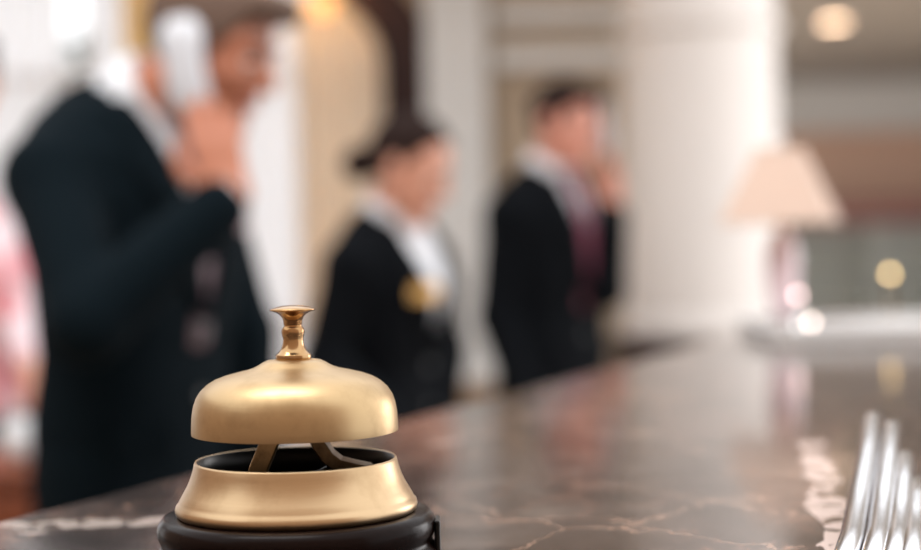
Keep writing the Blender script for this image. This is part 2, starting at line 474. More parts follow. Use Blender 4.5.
pl = thing('pilaster', 'slim pale grey fluted pilaster on a brown wooden pedestal', 'pilaster', (at(461, 300, 6.45).x, 6.45, 0))
box('pedestal', -0.17, 0.17, -0.13, 0.10, 0, DADO - 0.04, BWOOD, pl, 0.01)
box('pedestal_cap', -0.19, 0.19, -0.15, 0.10, DADO - 0.04, DADO + 0.01, BWOOD, pl, 0.008)
bm = bmesh.new()
prof = [(-0.115, 0.09), (-0.115, -0.06)]
for k in range(5):
    c = -0.08 + k * 0.04
    prof += [(c - 0.014, -0.06), (c - 0.009, -0.048), (c + 0.009, -0.048), (c + 0.014, -0.06)]
prof += [(0.115, -0.06), (0.115, 0.09)]
lo = [bm.verts.new((x, y, DADO + 0.08)) for x, y in prof]; hi = [bm.verts.new((x, y, 2.8)) for x, y in prof]
for i in range(len(prof)):
    j = (i + 1) % len(prof); bm.faces.new((lo[i], lo[j], hi[j], hi[i]))
bm.faces.new(lo[::-1]); bm.faces.new(hi)
from_bm('shaft', bm, GREYPL, pl)
box('base', -0.135, 0.135, -0.085, 0.10, DADO + 0.01, DADO + 0.08, GREYPL, pl, 0.02)

# big white round column
cx = at(701, 200, 6.15)
co = thing('round_column', 'thick round white plaster column on a dark red pedestal', 'column', (cx.x, 6.15, 0))
PED = at(700, 341, 6.0).z
box('pedestal', -0.29, 0.29, -0.29, 0.29, 0, PED - 0.05, DWOOD, co, 0.01)
box('pedestal_cap', -0.31, 0.31, -0.31, 0.31, PED - 0.05, PED, DWOOD, co, 0.012)
lathe('base', [(0.0, PED), (0.275, PED), (0.293, PED + 0.02), (0.297, PED + 0.045), (0.29, PED + 0.07), (0.285, PED + 0.085), (0.28, PED + 0.105), (0.0, PED + 0.105)], PLASTER, co)
lathe('shaft', [(0.280, PED + 0.10), (0.281, 1.3), (0.280, 1.7), (0.278, 1.98), (0.276, 2.8)], PLASTER, co, closed=False)
lathe('astragal', [(0.27, 2.0), (0.297, 2.005), (0.305, 2.022), (0.297, 2.04), (0.27, 2.045)], PLASTER, co)
lathe('capital', [(0.27, 2.45), (0.30, 2.5), (0.33, 2.62), (0.34, 2.65), (0.36, 2.65), (0.36, 2.8), (0, 2.8)], PLASTER, co)

# far lobby seen to the right of the column
FY = 16.8
struct(box('wall_far', 1.2, 9, FY, FY + 0.2, 0, 2.8, mat('peach_wall_paint', (0.74, 0.50, 0.38), 0.8, var=0.05, scale=4)))
struct(box('wall_right', 8.8, 9, 13.0, FY, 0, 2.8, TAN))
struct(box('trim_7', 1.2, 8.8, FY - 0.35, FY, at(850, 132, FY).z, at(850, 84, FY).z, GREYPL, None, 0.03))
struct(box('trim_8', 1.2, 8.8, FY - 0.5, FY - 0.0, at(850, 84, FY).z, 2.8, TAUPE, None, 0.02))
# red pelmet over a grey green display cabinet
pel = box('pelmet', 2.2, 6.8, FY - 1.0, FY - 0.7, at(850, 222, FY - 1).z, at(850, 200, FY - 1).z, mat('wine_red_cloth', (0.32, 0.16, 0.15), 0.85, var=0.25, scale=8), None, 0.02)
tag(pel, 'long wine red fabric pelmet above the far cabinets', 'pelmet')
CABM = mat('grey_green_paint', (0.66, 0.69, 0.66), 0.6, var=0.08)
for i, x0 in enumerate((3.0, 3.9, 4.8)):
    lab = ['grey green display cabinet next to the round column', 'grey green display cabinet between two like it', 'grey green display cabinet at the lobby corner end'][i]
    cb = thing('display_cabinet', lab, 'cabinet', (x0 + 0.44, FY - 0.85, 0), group='cabinets under the red pelmet')
    h = at(850, 224, FY - 1).z - 0.01
    box('body', -0.43, 0.43, 0.22, 0.26, 0, h, CABM, cb)
    box('side_panel', -0.43, -0.40, -0.2, 0.22, 0, h, CABM, cb)
    box('side_panel', 0.40, 0.43, -0.2, 0.22, 0, h, CABM, cb)
    for k in range(4):
        box('shelf', -0.40, 0.40, -0.2, 0.22, 0.3 + k * 0.28, 0.325 + k * 0.28, CABM, cb)
    d_ = box('door', -0.40, 0.40, -0.22, -0.2, 0.02, 0.29, CABM, cb, 0.004)
    lathe('knob', [(0, -0.03), (0.015, -0.025), (0.015, -0.012), (0.006, -0.008), (0.006, 0.0)], GOLD, d_, 16, (0, -0.24, 0.2))
# recessed downlight in the far ceiling
dl_p = at(834, 22, 10.0)
t_ = (2.79 - CAM_Z) / (dl_p.z - CAM_Z)
dlp = (dl_p.x * t_, dl_p.y * t_)
dl = thing('downlight', 'round warm recessed ceiling downlight, lit', 'ceiling light', (dlp[0], dlp[1], 2.8))
lathe('trim_ring', [(0.095, 0.0), (0.13, 0.0), (0.13, -0.010), (0.10, -0.018), (0.095, -0.012)], PLASTER, dl, 48, closed=True)
BULBW = mat('warm_light', (1, 0.8, 0.6), 0.5, emit=((1.0, 0.68, 0.44), 18.0))
lathe('lens', [(0, -0.006), (0.092, -0.008), (0.095, -0.004)], BULBW, dl, 48)
def spot(parent, loc, energy):
    q = bpy.data.lights.new('downlight_beam', 'SPOT'); q.energy = energy; q.color = (1, 0.84, 0.68); q.spot_size = R(130); q.spot_blend = 0.7; q.shadow_soft_size = 0.09
    o_ = bpy.data.objects.new('downlight_beam', q); COL.objects.link(o_); o_.location = loc; o_.parent = parent
spot(dl, (0, 0, -0.03), 330)
for q_, (dx_, dy_) in enumerate(((-1.6, 1.2), (1.5, 1.2))):  # two added downlights out of view, put in to brighten the far lobby
    d2 = thing('downlight', ['round warm recessed downlight nearer the round column', 'round warm recessed downlight nearer the right wall'][q_], 'ceiling light', (dlp[0] + dx_, dlp[1] + dy_ - 3.0, 2.8))
    lathe('trim_ring', [(0.095, 0.0), (0.13, 0.0), (0.13, -0.010), (0.10, -0.018), (0.095, -0.012)], PLASTER, d2, 48, closed=True)
    lathe('lens', [(0, -0.006), (0.092, -0.008), (0.095, -0.004)], BULBW, d2, 48)
    spot(d2, (0, 0, -0.03), 330)

# garden behind the arched window
gp = at(84, 60, 9.0)
tr = thing('conifer', 'grey green conical conifer outside the arched window', 'tree', (gp.x, 9.0, 0))
tube('trunk', [(0, 0, 0), (0, 0, 1.2)], [0.05, 0.03], BWOOD, tr)
v, f = [], []
for i in range(1800):
    u = random.random() ** 0.6; z = 0.15 + (2.25) * (1 - u); rr = 0.62 * u * random.uniform(0.7, 1.0); a = random.uniform(0, 6.283)
    c = Vector((rr * math.cos(a), rr * math.sin(a), z)); d = Vector((math.cos(a), math.sin(a), 0.6)).normalized() * 0.13
    s = Vector((-math.sin(a), math.cos(a), 0)) * 0.03; k = len(v)
    v += [c - s, c + s, c + d, c + Vector((0, 0, 0.03))]; f += [(k, k + 1, k + 2), (k, k + 3, k + 2), (k + 1, k + 3, k + 2)]
fo = pyd('foliage', v, f, LEAF, tr); fo['kind'] = 'stuff'
struct(box('ground', -9, 3, 6.95, 14, -0.12, -0.02, mat('lawn', (0.12, 0.16, 0.07), 0.9)), 'lawn outside the window')

# curtains
def curtain(name, label, px0, px1, m, y, ztop, zbot, folds, amp, gather=0.0, side=1, cat='curtain', group=None):
    x0, x1 = at(px0, 100, y).x, at(px1, 100, y).x
    nx_, nz_ = folds * 10, 26
    v, f = [], []
    for j in range(nz_ + 1):
        t = j / nz_; z = ztop + (zbot - ztop) * t
        g = gather * math.exp(-((t - 0.62) / 0.16) ** 2)
        for i in range(nx_ + 1):
            u = i / nx_
            uu = u * (1 - g) + (g if side > 0 else 0)
            x = x0 + (x1 - x0) * uu
            ph = u * folds * 2 * math.pi + 0.4 * math.sin(t * 3 + folds)
            v.append((x, y + amp * math.sin(ph) * (0.55 + 0.45 * t) + amp * 0.3 * math.sin(ph * 2.3 + t), z))
    for j in range(nz_):
        for i in range(nx_):
            a = j * (nx_ + 1) + i; f.append((a, a + 1, a + nx_ + 2, a + nx_ + 1))
    c_ = Vector(((x0 + x1) / 2, y, zbot))
    v = [Vector(q) - c_ for q in v]
    e = thing(name, label, cat, c_, 0, group)
    o = pyd('cloth', v, f, m, e, True)
    nr = 6
    for k in range(nr):
        xr = (x0 + (x1 - x0) * (k + 0.5) / nr) - c_.x
        tube('hook', [(xr, 0, ztop - zbot - 0.01), (xr, 0, ztop - zbot + 0.03)], 0.006, GOLD, e, 6)
    return e
CY = WALL_Y + 0.12
curtain('sheer_curtain', 'sheer white curtain hanging left of the conifer gap in the arched window', -120, 66, SHEER, CY, 2.45, 0.47, 9, 0.035)
curtain('sheer_curtain', 'sheer white curtain between the conifer gap and the gilded mullion', 88, 126, SHEER, CY, 2.62, 0.47, 4, 0.03)
curtain('sheer_curtain', 'sheer white curtain between the gilded mullion and the cream drape', 146, 312, SHEER, CY, 2.46, 0.47, 10, 0.04)
curtain('window_drape', 'heavy cream drape beside the dark wood window casing', 296, 392, DRAPE, WALL_Y + 0.055, ASP + 0.24, 0.47, 7, 0.035)

# warm wall lamp by the arch
slp = at(322, 2, WALL_Y - 0.2)
sc_ = thing('wall_sconce', 'warm lit brass sconce hanging before the cream drape', 'wall light', slp)
lathe('glass_bowl', [(0.0, -0.05), (0.035, -0.04), (0.055, -0.01), (0.06, 0.03), (0.055, 0.03), (0.048, -0.005), (0.03, -0.03), (0, -0.04)],
      mat('amber_glass', (1.0, 0.66, 0.30), 0.3, emit=((1.0, 0.50, 0.15), 1.2)), sc_, 32)
lathe('finial', [(0, -0.085), (0.01, -0.075), (0.006, -0.06), (0.012, -0.05), (0, -0.05)], GOLD, sc_, 20)
tube('chain', [(0, 0, 0.0), (0, 0, 2.8 - slp.z)], 0.004, GOLD, sc_, 6)
l = bpy.data.lights.new('sconce_glow', 'POINT'); l.energy = 5; l.color = (1, 0.62, 0.28); l.shadow_soft_size = 0.05
lo_ = bpy.data.objects.new('sconce_glow', l); COL.objects.link(lo_); lo_.location = (0, 0, 0.08); lo_.parent = sc_

# ------------------------------------------------------------------ reception counter
ED = Vector((0.428, 1.0, 0)).normalized(); EN = Vector((ED.y, -ED.x, 0))
E0 = Vector((-0.2476, 0.914, 0))
def cpt(s, w): return E0 + ED * s + EN * w
def rect(s0, s1, w0, w1): return [tuple(cpt(s, w).xy) for s, w in ((s0, w0), (s0, w1), (s1, w1), (s1, w0))]
ctr = thing('reception_counter', 'long reception counter with polished brown marble top', 'counter')
top = prism('marble_top', rect(-1.4, 2.24, 0.0, 0.86), CT - 0.045, CT, MARBLE, ctr)
bev(top, 0.012, 4)
prism('body', rect(-1.36, 2.20, 0.05, 0.78), 0.10, CT - 0.045, DWOOD, ctr)
prism('plinth', rect(-1.34, 2.18, 0.09, 0.74), 0.0, 0.10, IRON, ctr)
for k in range(6):
    s0 = -1.32 + k * 0.59
    for w0, w1 in ((0.035, 0.052), (0.778, 0.795)):
        prism('panel', rect(s0, s0 + 0.53, w0, w1), 0.18, CT - 0.11, RWOOD, ctr, 0.004)

# ------------------------------------------------------------------ the reception bell
PXM = 0.75 / FPX
bp_ = at(298.5, 571, 0.75)
bell = thing('reception_bell', 'aged brass reception call bell on a round black lacquered base', 'bell', (bp_.x, bp_.y, CT))
def Z(y): return (571.0 - y) * PXM
def P(l): return [(r * PXM, Z(y)) for r, y in l]
lathe('wooden_base', P([(0, 571), (138, 571), (141, 568), (142, 560), (141, 552), (138, 547), (135.5, 544), (135, 541), (136.5, 538), (138.5, 533), (139, 526), (137.5, 520), (134, 515.5), (129, 513.5), (0, 513.5)]), LACQ, bell, 128)
ringo = lathe('base_ring', P([(118, 513), (120, 511), (121, 507), (120, 503), (117.5, 500.5), (116.5, 498), (112.5, 491), (108.5, 484), (105, 476), (102.5, 468), (101.3, 462), (100.3, 460), (98.8, 460), (98, 462), (98.5, 475), (99, 513)]), RING, bell, 128, closed=True)
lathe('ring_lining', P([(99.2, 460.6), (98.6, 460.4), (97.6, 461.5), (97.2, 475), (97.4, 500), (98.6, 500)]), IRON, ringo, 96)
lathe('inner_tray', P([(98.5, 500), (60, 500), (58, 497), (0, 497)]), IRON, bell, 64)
dome_out = [(103, 433), (103.2, 431), (103, 424), (102.3, 414), (100.8, 405), (98, 397), (93.5, 390), (87, 384), (79, 379.3), (69, 375.8), (58, 373), (48, 370.8), (41, 368.6), (36, 366.2), (31.5, 363.3), (27, 361.3), (20, 360.4), (0, 360.4)]
dome_in = [(0, 363.5), (30, 366), (48, 374), (69, 379), (86, 388), (94, 397), (98.5, 411), (100, 425), (100.8, 433)]
lathe('dome', P(dome_out + dome_in + [(103, 433)]), BRASS, bell, 160)
kn = lathe('knob', P([(0, 361), (17.2, 361), (17.8, 360.4), (17.8, 356), (17.2, 355.2), (15, 353.6), (12.4, 350), (10.6, 345), (10.0, 340), (10.9, 336), (11.5, 333), (11.0, 329.8), (9.3, 327.6), (8.6, 326.4), (9.2, 325.2), (9.4, 322), (10.5, 318.5), (13.5, 315), (18, 312.6), (22.2, 311.6), (22.9, 310.6), (22.3, 309.8), (18, 308.4), (10, 306.6), (0, 306)]), KNOB, bell, 96)
# striker bridge under the dome: two splayed legs and a post
def strap(name, pts, w, t, m, parent):
    v, f = [], []
    pts = [Vector(p) for p in pts]
    for i, p in enumerate(pts):
        d = (pts[min(i + 1, len(pts) - 1)] - pts[max(i - 1, 0)]).normalized()
        nrm = d.cross(Vector((0, 1, 0))).normalized() * t; s = Vector((0, w, 0))
        v += [p - s - nrm, p + s - nrm, p + s + nrm, p - s + nrm]
    for i in range(len(pts) - 1):
        for k in range(4):
            k2 = (k + 1) % 4; f.append((i * 4 + k, i * 4 + k2, i * 4 + 4 + k2, i * 4 + 4 + k))
    f += [(3, 2, 1, 0), tuple(len(v) - 4 + q for q in range(4))]
    return bev(pyd(name, v, f, m, parent), 0.0006, 2)
def bpnt(dx, y, dy=0.0): return (dx * PXM, dy, Z(y))
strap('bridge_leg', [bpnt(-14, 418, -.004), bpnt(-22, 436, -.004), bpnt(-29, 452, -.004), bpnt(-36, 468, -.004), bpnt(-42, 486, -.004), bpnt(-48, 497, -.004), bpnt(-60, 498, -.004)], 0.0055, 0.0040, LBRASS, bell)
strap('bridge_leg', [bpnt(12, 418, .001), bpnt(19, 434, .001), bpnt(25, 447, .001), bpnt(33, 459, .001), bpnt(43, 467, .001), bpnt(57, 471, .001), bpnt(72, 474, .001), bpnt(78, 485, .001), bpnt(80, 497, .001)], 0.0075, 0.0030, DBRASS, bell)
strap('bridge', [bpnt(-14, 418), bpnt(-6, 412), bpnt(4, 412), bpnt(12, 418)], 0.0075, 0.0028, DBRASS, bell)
lathe('post', P([(0, 416), (5, 416), (5, 366), (0, 366)]), IRON, bell, 24)
for dx, dy in ((-46, -0.012), (-24, -0.018), (-64, -0.004), (60, 0.006)):
    lathe('screw', P([(7.5, 497), (7.5, 478), (6, 474), (0, 472.5)]), DBRASS, bell, 20, (dx * PXM, dy, 0))
tube('clapper', [bpnt(-10, 488, 0.01), bpnt(20, 482, 0.018), bpnt(42, 478, 0.02)], [0.002, 0.002, 0.005], IRON, bell)
# small block standing in for a dark lacquer drip on the wooden base
box('side_bracket', 137.5 * PXM, 143.5 * PXM, -0.010, 0.006, Z(568), Z(522), IRON, bell, 0.001)

# ------------------------------------------------------------------ chrome rack at the right
rk = thing('chrome_rack', 'polished chrome rack of four slanted bars on the marble counter', 'rack', (0.175, 0.74, CT))
nearX = [0.175, 0.183 + 0.003, 0.1960, 0.206]
farP = [(874, 414, 1.0), (893, 423, 0.9756), (906, 454, 0.9146), (918, 481, 0.867)]
org = Vector((0.175, 0.74, CT))
for i in range(4):
    far = at(*farP[i]); sl = 0.29
    near = Vector((far.x - sl * (far.y - 0.69), 0.69, far.z - 0.158 * (far.y - 0.69)))
    mid_ = near.lerp(far, (0.775 - 0.69) / (far.y - 0.69)); mid_.z = max(mid_.z, CT + 0.0052); near.z = CT + 0.0052
    pts = [near, near.lerp(mid_, 0.05), mid_] + [mid_.lerp(far, t) for t in (0.3, 0.6, 0.93, 0.975, 1.0)]
    rr = [0.0036, 0.0054, 0.0056, 0.0056, 0.0056, 0.0054, 0.0044, 0.0024]
    tube('bar', [p - org for p in pts], rr, CHROME, rk, 14, 0.8)
    low = far.lerp(near, 0.12) - org
    tube('support', [low, (low.x, low.y, 0.0005)], 0.0022, CHROME, rk, 8)
box('foot', 0.012, 0.04, -0.006, 0.02, 0.0, 0.004, CHROME, rk, 0.001)
# ------------------------------------------------------------------ tray, lamp and glowing glint balls at the far end of the counter
tp = at(838, 345, 2.13)
tray = thing('white_tray', 'flat white lacquered tray under the small table lamp', 'tray', (0.525, 2.28, CT))
box('tray_body', -0.13, 0.15, -0.15, 0.15, 0.0, 0.012, PAPER, tray, 0.004)
for a in ((-0.13, 0.15, -0.15, -0.142), (-0.13, 0.15, 0.142, 0.15), (-0.13, -0.122, -0.142, 0.142), (0.142, 0.15, -0.142, 0.142)):
    box('rim', a[0], a[1], a[2], a[3], 0.011, 0.022, PAPER, tray, 0.002)
lx = at(783, 300, 2.34).x
TT = CT + 0.0125
lamp = thing('table_lamp', 'small table lamp with pink body and square peach pyramid shade', 'lamp', (lx, 2.34, TT))
lathe('base', [(0, 0), (0.030, 0), (0.032, 0.004), (0.028, 0.010), (0.016, 0.014), (0, 0.014)], mat('pewter', (0.45, 0.42, 0.42), 0.25, 1.0), lamp, 48)
lathe('body', [(0, 0.013), (0.014, 0.013), (0.017, 0.03), (0.022, 0.06), (0.0235, 0.085), (0.021, 0.11), (0.014, 0.126), (0.009, 0.132), (0, 0.133)], PINKG, lamp, 48)
lathe('neck', [(0.010, 0.131), (0.0105, 0.145), (0.006, 0.148), (0.006, 0.19), (0, 0.19)], SILVER, lamp, 24)
sz0, sz1 = at(780, 222, 2.34).z - TT, at(780, 150, 2.34).z - TT
ra, rb = 0.087, 0.035
ang = R(-18)
sv, sf = [], []
for (hw, zz) in ((ra, sz0), (rb, sz1)):
    for q in range(4):
        for k in range(6):
            t = k / 6
            c0 = Vector((math.cos(ang + math.pi / 2 * q + math.pi / 4), math.sin(ang + math.pi / 2 * q + math.pi / 4), 0)) * hw * 1.18
            c1 = Vector((math.cos(ang + math.pi / 2 * (q + 1) + math.pi / 4), math.sin(ang + math.pi / 2 * (q + 1) + math.pi / 4), 0)) * hw * 1.18
            p = c0.lerp(c1, t); sv.append((p.x, p.y, zz))
for i in range(24): sf.append((i, (i + 1) % 24, 24 + (i + 1) % 24, 24 + i))
sh = solid(pyd('lamp_shade', sv, sf, SHADE, lamp), 0.0015)
for zz, hw in ((sz0, ra), (sz1, rb)):
    pts = [Vector((math.cos(ang + math.pi / 2 * q + math.pi / 4) * hw * 1.18, math.sin(ang + math.pi / 2 * q + math.pi / 4) * hw * 1.18, zz)) for q in range(4)]
    for q in range(4): tube('shade_trim', [pts[q], pts[(q + 1) % 4]], 0.0022, SHADE, sh, 8)
lathe('bulb', [(0, sz0 + 0.005), (0.012, sz0 + 0.01), (0.017, sz0 + 0.03), (0.012, sz0 + 0.048), (0, sz0 + 0.053)], mat('lamp_bulb', (1, 0.9, 0.8), 0.4, emit=((1, 0.78, 0.58), 2.0)), lamp, 24)
tube('harp', [(0, 0, 0.19), (0, 0, sz1 + 0.004)], 0.002, SILVER, lamp, 8)
lathe('finial', [(0, sz1 + 0.02), (0.005, sz1 + 0.014), (0.003, sz1 + 0.006), (0.006, sz1), (0, sz1)], SILVER, lamp, 16)

def glowing_glint(px, py, d, z0, label, m, metal, r=0.0042):  # glowing ball added in place of a bright glint on a shiny part
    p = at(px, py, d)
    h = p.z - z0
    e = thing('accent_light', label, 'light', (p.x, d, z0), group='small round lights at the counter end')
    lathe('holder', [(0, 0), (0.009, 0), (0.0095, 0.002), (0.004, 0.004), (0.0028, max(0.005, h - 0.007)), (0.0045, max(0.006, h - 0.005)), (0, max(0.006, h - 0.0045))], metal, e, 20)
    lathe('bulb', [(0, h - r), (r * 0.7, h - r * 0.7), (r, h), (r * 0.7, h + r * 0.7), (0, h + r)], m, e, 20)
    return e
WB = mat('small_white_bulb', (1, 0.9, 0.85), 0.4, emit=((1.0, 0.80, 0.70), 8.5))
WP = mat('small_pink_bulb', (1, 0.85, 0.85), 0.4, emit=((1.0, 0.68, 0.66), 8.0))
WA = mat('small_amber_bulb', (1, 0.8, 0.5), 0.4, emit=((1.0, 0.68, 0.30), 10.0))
glowing_glint(798, 295, 2.27, TT, 'small pinkish round light on a stem beside the pink lamp body', WP, SILVER)
glowing_glint(811, 322, 2.25, TT, 'small low white round light in front of the pink lamp body', WB, SILVER)
glowing_glint(890, 274, 2.56, CT, 'small amber round light on a brass stem behind the white tray', WA, DBRASS, 0.0048)

# ------------------------------------------------------------------ people: one continuous surface from a distance field
class Field:
    def __init__(s, lo, hi, h):
        s.h = h; s.lo = np.array(lo, float)
        n_ = np.ceil((np.array(hi) - s.lo) / h).astype(int) + 1
        s.ax = [s.lo[i] + h * np.arange(n_[i]) for i in range(3)]
        s.F = np.full(n_, 0.2, np.float32)
    def _sl(s, lo, hi):
        r = []
        for i in range(3):
            a = max(0, int((lo[i] - s.lo[i]) / s.h)); b = min(s.F.shape[i], int((hi[i] - s.lo[i]) / s.h) + 2)
            if b <= a: return None
            r.append(slice(a, b))
        return tuple(r)
    def _xyz(s, sl):
        return (s.ax[0][sl[0]][:, None, None], s.ax[1][sl[1]][None, :, None], s.ax[2][sl[2]][None, None, :])
    def _put(s, sl, d, k, op='add'):
        a = s.F[sl]
        if op == 'add':
            if k > 0:
                hh = np.maximum(k - np.abs(a - d), 0) / k
                s.F[sl] = np.minimum(a, d) - hh * hh * k * 0.25
            else: s.F[sl] = np.minimum(a, d)
        elif op == 'sub':
            d = -d
            hh = np.maximum(k - np.abs(a - d), 0) / k if k > 0 else 0
            s.F[sl] = np.maximum(a, d) + (hh * hh * k * 0.25 if k > 0 else 0)
    def cap(s, a, b, ra, rb, k=0.02, op='add'):
        a, b = np.array(a, float), np.array(b, float); m = max(ra, rb) + k + 2 * s.h
        sl = s._sl(np.minimum(a, b) - m, np.maximum(a, b) + m)
        if sl is None: return
        x, y, z = s._xyz(sl); ba = b - a; L2 = max(ba @ ba, 1e-9)
        t = np.clip(((x - a[0]) * ba[0] + (y - a[1]) * ba[1] + (z - a[2]) * ba[2]) / L2, 0, 1)
        d = np.sqrt((x - a[0] - t * ba[0]) ** 2 + (y - a[1] - t * ba[1]) ** 2 + (z - a[2] - t * ba[2]) ** 2) - (ra + (rb - ra) * t)
        s._put(sl, d, k, op)
    def ell(s, c, r, M=None, k=0.02, op='add'):
        c, r = np.array(c, float), np.array(r, float); m = r.max() + k + 2 * s.h
        sl = s._sl(c - m, c + m)
        if sl is None: return
        x, y, z = s._xyz(sl); q = [x - c[0], y - c[1], z - c[2]]
        if M is not None:
            M = np.array(M); q = [M[0, i] * q[0] + M[1, i] * q[1] + M[2, i] * q[2] for i in range(3)]
        k0 = np.sqrt(sum((q[i] / r[i]) ** 2 for i in range(3)))
        k1 = np.sqrt(sum((q[i] / r[i] ** 2) ** 2 for i in range(3))) + 1e-9
        s._put(sl, k0 * (k0 - 1) / k1, k, op)
    def loft(s, prof, grow=0.0, k=0.02, cut=None, ex=2.3):
        p = np.array(prof); m = k + 2 * s.h + grow
        lo = (p[:, 1].min() - p[:, 2].max() - m, -p[:, 3].max() - m, p[0, 0] - m)
        hi = (p[:, 1].max() + p[:, 2].max() + m, p[:, 3].max() + m, p[-1, 0] + m)
        sl = s._sl(lo, hi); x, y, z = s._xyz(sl)
        cx, a, b = (np.interp(z, p[:, 0], p[:, i]) for i in (1, 2, 3))
        a = a + grow; b = b + grow
        q = (np.abs((x - cx) / a) ** ex + np.abs(y / b) ** ex) ** (1 / ex)
        d = (q - 1) * np.minimum(a, b) * 0.9
        d = np.maximum(d, np.maximum(p[0, 0] - z, z - p[-1, 0]))
        s._put(sl, d.astype(np.float32), k)
    def mesh(s):
        F = s.F; n_ = F.shape; I = F < 0
        C = np.zeros((n_[0] - 1, n_[1] - 1, n_[2] - 1), np.int8)
        offs = [(i, j, k) for i in (0, 1) for j in (0, 1) for k in (0, 1)]
        for i, j, k in offs: C += I[i:n_[0] - 1 + i, j:n_[1] - 1 + j, k:n_[2] - 1 + k]
        act = np.argwhere((C > 0) & (C < 8))
        idx = np.full(C.shape, -1, np.int32); idx[tuple(act.T)] = np.arange(len(act))
        val = {o: F[act[:, 0] + o[0], act[:, 1] + o[1], act[:, 2] + o[2]] for o in offs}
        acc = np.zeros((len(act), 3)); cnt = np.zeros(len(act))
        for o in offs:
            for ax in range(3):
                if o[ax]: continue
                o2 = list(o); o2[ax] = 1; o2 = tuple(o2)
                a, b = val[o], val[o2]; mk = (a < 0) != (b < 0)
                t = np.where(mk, a / np.where(mk, a - b, 1), 0)
                p = np.tile(np.array(o, float), (len(act), 1)); p[:, ax] = t
                acc[mk] += p[mk]; cnt[mk] += 1
        V = s.lo + s.h * (act + acc / cnt[:, None])
        faces = []
        for ax in range(3):
            b1, b2 = [(1, 2), (2, 0), (0, 1)][ax]
            sh = [slice(None)] * 3; sh2 = list(sh); sh[ax] = slice(0, -1); sh2[ax] = slice(1, None)
            A, B = I[tuple(sh)], I[tuple(sh2)]
            e = np.argwhere(A != B); e = e[(e[:, b1] > 0) & (e[:, b2] > 0) & (e[:, b1] < n_[b1] - 1) & (e[:, b2] < n_[b2] - 1)]
            ins = A[tuple(e.T)]
            q = []
            for d1, d2 in ((-1, -1), (0, -1), (0, 0), (-1, 0)):
                c = e.copy(); c[:, b1] += d1; c[:, b2] += d2; q.append(idx[tuple(c.T)])
            q = np.stack(q, 1)
            q = np.where(ins[:, None], q, q[:, ::-1])
            faces.append(q)
        return V, np.concatenate(faces)
    def obj(s, name, m, parent):
        V, Q = s.mesh()
        me = bpy.data.meshes.new(name)
        me.vertices.add(len(V)); me.vertices.foreach_set('co', V.astype(np.float32).ravel())
        me.loops.add(Q.size); me.loops.foreach_set('vertex_index', Q.astype(np.int32).ravel())
        me.polygons.add(len(Q)); me.polygons.foreach_set('loop_start', np.arange(0, Q.size, 4, dtype=np.int32))
        me.polygons.foreach_set('loop_total', np.full(len(Q), 4, np.int32))
        me.update(calc_edges=True); me.validate()
        return link(name, me, m, parent, True)

BODY = {  # z, centre x, half depth, half width (1.75 m tall)
    'm': [(0.86, 0, .100, .160), (0.98, 0, .104, .162), (1.08, .004, .098, .148), (1.20, .008, .110, .160), (1.32, .006, .114, .176), (1.39, -.004, .100, .178), (1.44, -.014, .080, .140), (1.48, -.022, .060, .075)],
    'f': [(0.86, 0, .105, .168), (0.96, 0, .104, .170), (1.09, .004, .085, .128), (1.20, .012, .102, .142), (1.30, .018, .116, .152), (1.38, -.002, .092, .156), (1.44, -.014, .070, .120), (1.48, -.022, .052, .062)]}

def hand(Fd, w, u, v, right, curls, sc=1.0, thumb=(0.5, 0.5), spread=0.0):
    """palm plus five fingers; u = finger direction, v = palm side; returns nothing"""
    w, u, v = Vector(w), Vector(u).normalized(), Vector(v)
    v = (v - u * v.dot(u)).normalized(); t = u.cross(v) * (1 if right else -1)
    lat = [0.030, 0.010, -0.010, -0.028]; plen = [0.088, 0.092, 0.087, 0.079]; fl = [0.072, 0.080, 0.074, 0.058]; fr = [.0088, .0090, .0086, .0076]
    for i in range(4):
        kn_ = w + (u * plen[i] + t * lat[i]) * sc
        Fd.cap(w + t * lat[i] * 0.55 * sc, kn_, .0135 * sc, .0108 * sc, 0.012)
        a = curls[i]; p = kn_; an = a * 0.5
        for j, fr_ in enumerate((0.46, 0.30, 0.24)):
            d = u * math.cos(an) + v * math.sin(an) + t * (lat[i] * spread * 8)
            q = p + d.normalized() * fl[i] * fr_ * sc
            Fd.cap(p, q, fr[i] * (1 - .06 * j) * sc, fr[i] * (0.94 - .08 * j) * sc, 0.003)
            p = q; an += a
    b = w + (u * 0.022 + t * 0.026) * sc
    m1 = b + (u * 0.038 + t * (0.022 + 0.02 * thumb[0]) + v * 0.016) * sc
    m2 = m1 + (u * 0.030 + t * 0.012 * thumb[0] + v * 0.014 * thumb[1]) * sc
    m3 = m2 + (u * 0.024 - t * 0.004 + v * 0.008 * thumb[1]) * sc
    Fd.cap(b, m1, .0145 * sc, .0115 * sc, 0.01); Fd.cap(m1, m2, .0112 * sc, .0098 * sc, 0.003); Fd.cap(m2, m3, .0098 * sc, .0082 * sc, 0.003)

